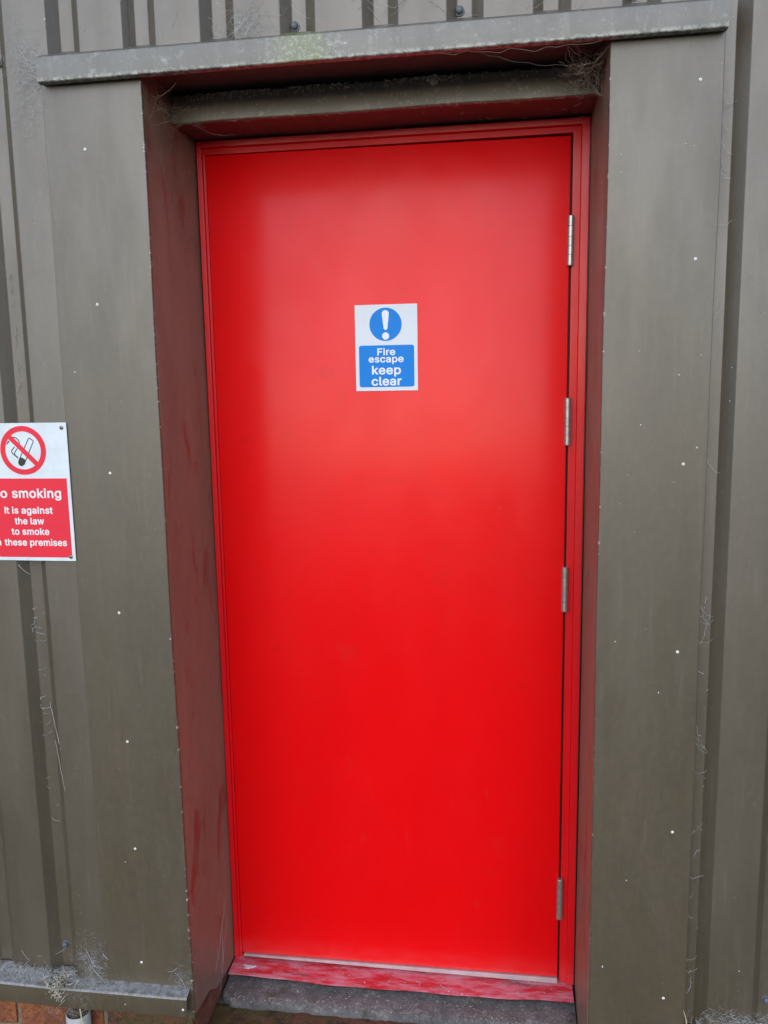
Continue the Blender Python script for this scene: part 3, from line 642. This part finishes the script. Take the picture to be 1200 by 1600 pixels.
tl('smoking', 1.2737, .0205, -.2418, -.3546)
text(bm, 'No', Y2, .0002, S(0, 1.2737)[1], .0205, right=S(-.3655, 0)[0], width=.0385, bold=25)
tl('It is against', 1.2398, .0150, -.2650, -.3752)
tl('the law', 1.2165, .0150, -.2862, -.3525)
tl('to smoke', 1.1937, .0150, -.2760, -.3620)
tl('these premises', 1.1700, .0150, -.2377, -.3800)
text(bm, 'in', Y2, .0002, S(0, 1.1700)[1], .0150, right=S(-.3885, 0)[0], width=.0165, bold=25)
link('lettering', bm, MS_ink2, ns, smooth=False)
sc = None
for x, z in ((S(-.2307, 1.4222)), (S(-.2309, 1.1465)), (NX0+.006, NZ1-.009), (NX0+.006, NZ0+.008)):
    if sc is None:
        bm = bmesh.new(); lathe(bm, [(.0042, 0), (.0040, .0008), (.0028, .0016), (.0012, .0019), (.001, .0012), (0, .0012)], (0, 0, 0), (0, -1, 0), 16)
        sc = o = link('screw', bm, MS_screw, None)
    else: o = sc.copy(); COL.objects.link(o)
    o.parent = npl; o.location = Vector((x, -.3034, z)) - Vector(ns['_o'])
    
# ------------------------------------------------------------------ masonry
def brick_box(bm, x0, x1, y0, y1, z0, z1, mi=0):
    t = bmesh.new(); box(t, x0, x1, y0, y1, z0, z1)
    bmesh.ops.subdivide_edges(t, edges=t.edges, cuts=15 if -.75 < x0 < 1.3 and z1 > -.12 else 4, use_grid_fill=True)
    c = Vector(((x0+x1)/2, (y0+y1)/2, (z0+z1)/2)); h = Vector(((x1-x0)/2, (y1-y0)/2, (z1-z0)/2)); s = random.random()*50
    from mathutils import noise
    for v in t.verts:
        q = v.co-c; R_ = .004
        e = Vector([max(0, abs(q[i])-(h[i]-R_)) for i in range(3)])
        if e.length > R_: 
            f = e*(R_/e.length)
            q = Vector([math.copysign((abs(q[i])-e[i]+f[i]), q[i]) for i in range(3)])
        v.co = c+q + noise.noise_vector(v.co*38+Vector((s, 0, 0)))*.0026 + noise.noise_vector(v.co*120)*.0012
    me = bpy.data.meshes.new('t'); t.to_mesh(me); t.free(); n0 = len(bm.faces); bm.from_mesh(me); bpy.data.meshes.remove(me)
    bm.faces.ensure_lookup_table()
    for f in bm.faces[n0:]: f.material_index = mi
pl = thing('brick_plinth', 'old orange brick plinth with green moss below the metal wall', 'brick wall', (.42, -.2, GZ))
bm = bmesh.new(); YB = YC+.022
joint0 = -.475
for row in range(6):
    z1 = .105-row*.075; z0 = z1-.063
    for side in (0, 1):
        x = joint0 + ((row+1) % 2)*.1125 - 22*.225 if side == 0 else .89
        while x < (-.03 if side == 0 else 6.5):
            xe = min(x+.215, -.035) if side == 0 else x+.215
            if xe-x > .03: brick_box(bm, x, xe, YB, YB+.10, z0, z1, 1 if (side == 0 and x > -.30) or random.random() < .2 else 0)
            x += .225
    # below the sill in the opening
    if z1 < -.10:
        x = -.03+(row % 2)*.11
        while x < .9:
            brick_box(bm, x, min(x+.215, .9), -.235, -.135, z0, z1, 1); x += .225
link('brick_courses', bm, [MB, MBm], pl, angle=60)
bm = bmesh.new()   # sloping brick-on-edge ledge below the concrete step, and the jamb ends
for x in (-.06, .17, .40, .63, .86): brick_box(bm, x, x+.2305, -.262, -.112, -.130, -.064, 0 if x > 0 else 1)
for z in (-.055, .012): brick_box(bm, -.16, -.030, -.268, -.03, z, z+.062, 0)
link('brick_ledge', bm, [brickm('dark weathered brick', .42, (.17, .075, .045)), brickm('green mossy brick', .95, (.12, .07, .03))], pl, angle=60)
bm = bmesh.new()
box(bm, -5.5, -.05, YB+.007, .1, GZ-.1, .095); box(bm, .9, 6.5, YB+.007, .1, GZ-.1, .095); box(bm, -.05, .9, -.2, .1, GZ-.1, -.075)
link('mortar', bm, MMor, pl, smooth=False)
# concrete step
from mathutils import noise as NZ
bm = bmesh.new()
NXs, NYs = 120, 22
g = [[None]*(NYs+1) for _ in range(NXs+1)]
prof_ = [(.02, -.030), (-.03, -.031), (-.06, -.033), (-.09, -.037), (-.108, -.041), (-.117, -.046), (-.121, -.054), (-.122, -.066), (-.122, -.09)]
for i in range(NXs+1):
    x = -.020+.889*i/NXs
    for j in range(NYs+1):
        t = j/NYs*(len(prof_)-1); k = min(int(t), len(prof_)-2); f = t-k
        y = prof_[k][0]*(1-f)+prof_[k+1][0]*f; z = prof_[k][1]*(1-f)+prof_[k+1][1]*f
        if x < .01: y += (.01-x)*.7*(j/NYs)
        if x > .85: y += (x-.85)*.5*(j/NYs); z -= (x-.85)*.3*(j/NYs)
        nn = NZ.noise_vector(Vector((x*30, y*30, 3)))*.0034 + NZ.noise_vector(Vector((x*90, y*90, 3)))*.0022
        g[i][j] = bm.verts.new((x, y+nn.y+.004*NZ.noise(Vector((x*6, 2, 2)))*(j/NYs), z+nn.z))
for i in range(NXs):
    for j in range(NYs): bm.faces.new((g[i][j], g[i+1][j], g[i+1][j+1], g[i][j+1]))
lo = [[bm.verts.new((g[i][j].co.x, .02 if j == 0 else -.10, -.0995)) for j in (0, NYs)] for i in (0, NXs)]
o = link('concrete_step', bm, MC, None, angle=60, org=(.42, -.06, -.1))
tag(o, 'weathered grey concrete step under the worn red threshold', 'step')

bm = bmesh.new(); random.seed(5)
for _ in range(260):
    x = random.uniform(0, .85); t = random.random()
    if t < .5: y, z = random.gauss(-.108, .008), -.040
    elif t < .8: y, z = random.uniform(-.10, -.07), -.0345
    else: y, z = random.uniform(-.055, -.015), -.0138
    r = random.uniform(.0006, .0019)
    v = bmesh.ops.create_icosphere(bm, subdivisions=1, radius=r)['verts']; p = Vector((x, y, z))
    for q in v: q.co = p+Vector((q.co.x*random.uniform(.7, 1.8), q.co.y*random.uniform(.7, 1.5), q.co.z*.7))
for _ in range(16):
    x = random.gauss(.03, .03) if random.random() < .6 else random.uniform(0, .85); a = random.random()*3; L = random.uniform(.006, .016); y = -.118+random.gauss(0, .006)
    tube(bm, [(x, y, -.043), (x+L*.5*math.cos(a), y+L*.5*math.sin(a), -.040), (x+L*math.cos(a+.4), y+L*math.sin(a+.4), -.042)], .0009, 4)
tag(link('grit', bm, simple('pale grit', (.42, .39, .34), .9, 0, .5, 120), None, org=(.42, -.1, -.04)), 'pale grit and bits of straw lying on the concrete step', 'debris', kind='stuff')
# ------------------------------------------------------------------ pipe and debris
pp = thing('waste_pipe', 'open topped grey plastic pipe standing against the bricks', 'pipe', (-.303, -.310, GZ))
bm = bmesh.new()
lathe(bm, [(.0245, .10), (.0245, .217), (.0262, .219), (.0275, .217), (.0275, 0)], (-.303, -.3085, GZ), (0, 0, 1), 40, caps=False)
link('pipe_tube', bm, MS_pipe, pp, angle=50)
def twigs(bm, n, c, ext, lr=(.015, .04), r=.0008, bias=(0, 0, 0), mi=0):
    for _ in range(n):
        p = Vector(c)+Vector([random.gauss(0, 1)*e for e in ext]); d = (Vector([random.gauss(0, 1) for _ in range(3)])+Vector(bias)).normalized()
        L = random.uniform(*lr); b = Vector([random.gauss(0, .12) for _ in range(3)])
        tube(bm, [p-d*L/2, p+b*L, p+d*L/2], r*random.uniform(.6, 1.3), 4, mi, .4)
bm = bmesh.new(); random.seed(3)
for _ in range(60):
    a = random.random()*6.28; q = Vector((math.cos(a), math.sin(a), 0))*.017*random.random()**.5
    a2 = a+2+random.random()*2; q2 = Vector((math.cos(a2), math.sin(a2), 0))*.021
    tube(bm, [(-.303+q.x, -.3085+q.y, .035+random.random()*.008), (-.303+q2.x, -.3085+q2.y, .038+random.random()*.012)], .0009, 4)
lathe(bm, [(0, 0), (.022, 0), (.022, .002), (0, .004)], (-.303, -.3085, .034), (0, 0, 1), 20, 1, caps=False)  # near-black disc closing the pipe under the twigs
tag(link('twig_clump', bm, [MS_twig, MS_void], None, org=(-.303, -.3085, .034)), 'dark clump of twigs stuffed into the open pipe', 'debris')
bm = bmesh.new()
twigs(bm, 60, (-.342, -.318, .124), (.010, .008, .011), (.014, .036), .0012, (.9, -.3, .9))
twigs(bm, 34, (-.322, -.316, .142), (.012, .008, .009), (.012, .03), .0010, (.9, -.3, .6))
twigs(bm, 50, (-.338, -.314, .126), (.014, .008, .013), (.010, .03), .0013, (.6, -.3, .9), 1)
twigs(bm, 26, (-.338, -.329, .112), (.010, .002, .012), (.010, .026), .0009, (.3, 0, .9))
tag(link('twig_bundle', bm, [MS_straw2, MS_nestd], None, org=(-.34, -.314, .12)), 'tangle of pale dry twigs caught on the base flashing', 'debris')
bm = bmesh.new()
tube(bm, [(-.285, -.33, .075), (-.281, -.332, .05), (-.268, -.333, .02), (-.245, -.335, -.02), (-.22, -.34, -.06)], .0016, 6)
tag(link('straw_stalk', bm, MS_straw, None, org=(-.27, -.335, .0)), 'curved pale straw stalk hanging beside the grey pipe', 'straw')
bm = bmesh.new()
tube(bm, [(1.0735, -.303, .105), (1.0765, -.308, .13), (1.0745, -.306, .16), (1.069, -.303, .178)], .0022, 5, 0, .7)
tag(link('straw_stalk', bm, MS_straw, None, org=(1.07, -.305, .12)), 'pale straw wisp poking out beside the right trim panel', 'straw')
bm = bmesh.new()
for (dx, dy, r, s) in ((0, 0, .0075, 1.7), (-.012, .004, .0035, 2.2), (-.004, -.006, .004, 2.6), (.012, .002, .004, 1.6)):
    v = bmesh.ops.create_uvsphere(bm, u_segments=14, v_segments=8, radius=r)['verts']
    for q in v: q.co = Vector((.030+dx+q.co.x*s, -.034+dy+q.co.y*.7, -.0136+q.co.z*.22)) + NZ.noise_vector(q.co*500)*.0012
tag(link('bird_dropping', bm, MS_drop, None, org=(.03, -.034, -.014)), 'small white splash on the left end of the threshold', 'dropping')

# mud and lichen crumbs along the top of the lintel
bm = bmesh.new(); random.seed(11)
for _ in range(560):
    x = random.choice([random.uniform(-.01, .86), random.gauss(.13, .05), random.gauss(.53, .05), random.gauss(.30, .05)])
    if not -.015 < x < .865: continue
    r = random.uniform(.0006, .0020)*(1.7 if abs(x-.54) < .012 else 1)
    v = bmesh.ops.create_icosphere(bm, subdivisions=1, radius=r)['verts']
    p = Vector((x, -.1465-random.random()*.003, 2.1185-random.random()**2*.014+.0085*(x-.42)))
    for q in v: q.co = p+q.co*random.uniform(.7, 1.3)
v = bmesh.ops.create_icosphere(bm, subdivisions=2, radius=.0085)['verts']
for q in v: q.co = Vector((.5415, -.149, 2.108))+q.co*(1+.25*NZ.noise(q.co*300))
tag(link('mud_crumbs', bm, MS_nest, None, org=(.42, -.146, 2.11)), 'crusty mud and lichen crumbs along the top of the lintel', 'debris', kind='stuff')

# ------------------------------------------------------------------ cobwebs
def strand(bm, a, b, sag=.1, r=.0003, n=7, jit=.02):
    r *= .66; n = n*2; jit *= .35
    a, b = Vector(a), Vector(b); L = (b-a).length; pts = []
    for i in range(n+1):
        t = i/n; p = a.lerp(b, t); p.z -= sag*L*4*t*(1-t)
        if 0 < i < n: p += Vector([random.gauss(0, jit)*L for _ in range(3)])
        pts.append(p)
    tube(bm, pts, r, 3)
def fuzz(bm, n, c, ext, L=(.006, .022), r=.00016, flat=.25):
    n = int(n*.6); r *= .6
    for _ in range(n):
        p = Vector([random.gauss(c[i], ext[i]) for i in range(3)])
        a = random.random()*6.28; d = Vector((math.cos(a), random.gauss(0, flat), math.sin(a))); l = random.uniform(*L); k = random.gauss(0, 1.2)
        pts = [p]
        for s in range(4):
            ca, sa = math.cos(k*.5), math.sin(k*.5); d = Vector((d.x*ca-d.z*sa, d.y, d.x*sa+d.z*ca)); p = p+d*l/4; p.y = min(p.y, c[1]+.001) if flat < .5 else p.y; pts.append(p)
        tube(bm, pts, r, 3)
def web(name, label, fn, mat=MS_web):
    bm = bmesh.new(); fn(bm); v = Vector((0, 0, 0))
    for q in bm.verts: v += q.co
    v /= len(bm.verts)
    return tag(link('cobweb', bm, [mat, MS_nestd], None, org=v, smooth=False), label, 'cobweb', None, 'stuff')
random.seed(21)
def w1(bm):
    fuzz(bm, 700, (-.253, YC-.003, 2.12), (.020, .002, .045), r=.00018)
    for _ in range(14): strand(bm, (-.222, YC-.02, 2.09+random.random()*.06), (-.26-random.random()*.03, YC-.002, 2.06+random.random()*.13), .05)
web('w', 'pale dusty cobweb spread beside the left end of the header', w1)
def w2(bm):
    for _ in range(40):
        c = Vector((random.gauss(.846, .009), random.gauss(-.20, .015), random.gauss(2.094, .007))); d_ = Vector([random.gauss(0, .012) for _ in range(3)])
        tube(bm, [c-d_, c+Vector((0, 0, random.gauss(0, .004))), c+d_], random.uniform(.0004, .0009), 4, 1)
    for _ in range(24): 
        a = (random.uniform(.80, .868), random.uniform(-.30, -.15), random.uniform(2.075, 2.112)); b = (random.uniform(.78, .87), random.uniform(-.30, -.145), random.uniform(2.05, 2.112))
        strand(bm, a, b, .12, random.uniform(.00025, .0006), 8, .05)
    for _ in range(34):
        a = random.choice([(.87, -.295, 2.104), (.87, -.16, 2.12), (.78, -.146, 2.115), (.84, -.146, 2.066), (.80, -.31, 2.105), (.871, -.2, 2.05)])
        c = (random.gauss(.845, .012), random.gauss(-.2, .02), random.gauss(2.09, .01)); strand(bm, [q+random.gauss(0, .006) for q in a], c, .06, random.uniform(.0003, .0007), 8, .02)
    fuzz(bm, 260, (.843, -.20, 2.088), (.016, .03, .013), (.008, .03), .0004, 1.)
    strand(bm, (.55, -.318, 2.104), (.84, -.315, 2.100), .02, .0006); strand(bm, (.84, -.315, 2.100), (.93, -.3005, 2.118), .01, .0007)
    strand(bm, (.62, -.31, 2.104), (.866, -.25, 2.09), .05, .0004); strand(bm, (.78, -.15, 2.10), (.845, -.19, 2.055), .02, .0009); strand(bm, (.845, -.19, 2.058), (.868, -.22, 2.075), .1, .0009)
    strand(bm, (.868, -.14, 2.07), (.871, -.08, 2.03), .02, .0004)
web('w', 'tangled brown cobweb nest in the top right corner of the recess', w2, MS_webd)
def w3(bm):
    for _ in range(22):
        a = (random.uniform(-.02, -.01), random.uniform(-.29, -.12), random.uniform(2.02, 2.105)); b = (random.uniform(-.02, .07), random.uniform(-.29, -.14), random.uniform(2.04, 2.112))
        strand(bm, a, b, .1, random.uniform(.0002, .0004), 7, .04)
    for _ in range(30):
        z = random.uniform(1.8, 2.05); y = random.uniform(-.25, -.05); strand(bm, (-.0195, y, z), (-.0175, y+random.gauss(0, .012), z+random.uniform(.005, .03)), .0, .00035, 5, .05)
    strand(bm, (-.02, -.15, 2.06), (.02, -.14, 2.062), -.1, .0007); strand(bm, (.02, -.14, 2.062), (.09, -.06, 2.056), .1, .0006); strand(bm, (-.02, -.21, 2.03), (.02, -.14, 2.062), .0, .0005)
web('w', 'sparse brown cobweb in the top left corner of the recess', w3, MS_webd)
def w4(bm):
    fuzz(bm, 420, (.205, YC-.003, 2.185), (.022, .0015, .02), r=.00018)
    for _ in range(10): strand(bm, (random.uniform(.12, .24), YC-.002, 2.2), (random.uniform(.16, .25), YC-.012, 2.16), .05)
    for _ in range(9): strand(bm, (random.uniform(.11, .16), YG-.002, 2.17+random.random()*.04), (random.uniform(.14, .19), YC-.003, 2.16+random.random()*.04), .2)
web('w', 'pale fuzzy cobweb on a rib above the header, left of centre', w4)
def w5(bm):
    for a, b, s in (((.31, YG, 2.17), (.42, YC-.001, 2.20), .1), ((.40, YC-.002, 2.21), (.45, YG, 2.18), -.15), ((.48, YC-.001, 2.19), (.56, YC-.002, 2.188), -.25), ((.56, YC-.002, 2.19), (.575, YC, 2.175), -.1), ((.60, YG, 2.19), (.66, YC, 2.17), .1), ((.70, YC, 2.17), (.76, YC-.001, 2.185), .1), ((.06, YC, 2.19), (.1, YC-.001, 2.21), .05), ((-.13, YC-.002, 2.2), (-.16, YG, 2.17), .2)):
        strand(bm, a, b, s, .0005, 9, .015)
    for _ in range(14): 
        x = random.uniform(-.15, .95); strand(bm, (x, YC-.002, 2.165+random.random()*.03), (x+random.gauss(0, .03), YC-.001, 2.19+random.random()*.03), .1, .0003)
web('w', 'thin curved silk strands along the wall above the header', w5)
def w6(bm):
    fuzz(bm, 620, (-.262, YC-.003, .165), (.020, .002, .030), r=.0002)
    fuzz(bm, 420, (-.262, YC-.018, .128), (.035, .006, .006), (.005, .014), r=.0003)
    fuzz(bm, 200, (-.28, YC-.031, .105), (.02, .001, .012), (.005, .014), r=.0002)
    for a, b in (((-.275, YC-.003, .205), (-.255, YC-.004, .165)), ((-.262, YC-.004, .16), (-.24, YC-.004, .135)), ((-.235, YC-.003, .20), (-.222, YC-.004, .185)), ((-.255, YC-.004, .166), (-.268, YC-.004, .162))):
        strand(bm, a, b, .08, .0009, 6, .01)
web('w', 'grey fuzzy cobweb low on the wall above the grey pipe', w6)
def w7(bm):
    fuzz(bm, 700, (-.43, YC-.012, .145), (.04, .008, .009), (.005, .016), r=.00035)
    fuzz(bm, 160, (-.37, YC-.012, .145), (.03, .008, .005), (.005, .016), r=.0004)
    strand(bm, (-.40, YC-.002, .178), (-.335, YG-.006, .192), .15, .0006, 9, .01); strand(bm, (-.44, YC-.002, .19), (-.42, YC-.003, .165), .1, .0005)
    for _ in range(25):
        x = random.gauss(-.41, .04); strand(bm, (x, YC-.004, .15), (x+random.gauss(0, .02), YC-.024, .13), .1, .0004, 5)
web('w', 'thick dusty cobweb lying along the base flashing by the frame edge', w7)
def w8(bm):
    fuzz(bm, 600, (1.18, YC-.004, .155), (.045, .003, .014), (.006, .02), r=.0003)
    for _ in range(26):
        z = random.choice([random.uniform(.15, 1.1), random.uniform(1.1, 2.1)]); strand(bm, (1.073, YC+.006, z), (1.085+random.random()*.03, YG-.003, z+random.gauss(0, .02)), .2, .0004, 6, .08)
    for _ in range(26):
        z = random.uniform(.2, 1.2); x = random.uniform(1.08, 1.115); strand(bm, (x, YG-.002, z), (x+random.gauss(0, .005), YG-.003, z+random.gauss(0, .008)), .1, .0007, 5, .1)
web('w', 'grey cobweb scraps in the dark groove right of the doorway', w8)
def w9(bm):
    fuzz(bm, 240, (-.045, YC-.0045, .145), (.015, .001, .02), (.006, .02), r=.00016)
    strand(bm, (-.06, YC-.005, .165), (-.03, YC-.005, .115), -.15, .0009, 7, .01); strand(bm, (-.075, YC-.005, .168), (-.055, YC-.005, .178), .2, .0011, 6, .01)
    for _ in range(7):
        z = random.uniform(-.0, .12); strand(bm, (-.0185, random.uniform(-.12, -.03), z+.12), (-.0185, random.uniform(-.16, -.08), z-.02), .03, .00016, 7, .02)
web('w', 'faint cobweb at the foot of the left reveal and trim', w9)
def w10(bm):
    strand(bm, (-.365, YC-.002, 1.125), (-.348, YG-.01, 1.10), .1, .0012, 6, .01); strand(bm, (-.33, YG-.002, .80), (-.30, YC-.002, .70), .02, .0007, 10, .01); strand(bm, (-.31, YC-.002, .72), (-.297, YC-.002, .60), .05, .0006, 10, .01)
    fuzz(bm, 14, (-.352, YG-.006, .98), (.006, .003, .006), (.006, .02), r=.0006)
    for _ in range(24):
        z = random.uniform(.5, 1.06); strand(bm, (-.375+random.random()*.05, YG-.004, z), (-.37+random.random()*.05, YG-.004, z+random.gauss(0, .006)), .1, .0007, 4, .1)
    for _ in range(22):
        z = random.uniform(1.45, 1.75); strand(bm, (-.343+random.gauss(0, .003), YG-.003, z), (-.342+random.gauss(0, .003), YG-.004, z+.012), .1, .0005, 4, .12)
web('w', 'loose cobweb threads in the groove above and below the no smoking sign', w10)
def w11(bm):
    for x0, z0, x1, z1 in ((.40, .0, .42, 0), ):
        pass
    for _ in range(70):
        x = random.uniform(.0, .86); r_ = random.uniform(.0003, .0007)
        strand(bm, (x, -.145, 2.064+.0085*(x-.42)), (x+random.gauss(0, .012), -.146, 2.060+random.uniform(-.004, .006)+.0085*(x-.42)), .1, r_, 5, .1)
    for _ in range(26):
        x = random.uniform(.0, .86); y = random.uniform(-.12, -.02); strand(bm, (x, y, 2.0625), (x+random.gauss(0, .01), y+random.gauss(0, .01), 2.0615), .1, .0006, 5, .1)
    for _ in range(12):
        x = random.uniform(.42, .58); strand(bm, (x, -.1465, 2.108), (x+random.gauss(0, .015), -.147, 2.075+random.random()*.02), .05, .0004, 6, .05)
web('w', 'dirty silk hanging along the lower edge of the lintel', w11, MS_webd)

for o in bpy.data.objects:
    if '_o' in o.keys(): del o['_o']
SC.cycles.use_adaptive_sampling = True
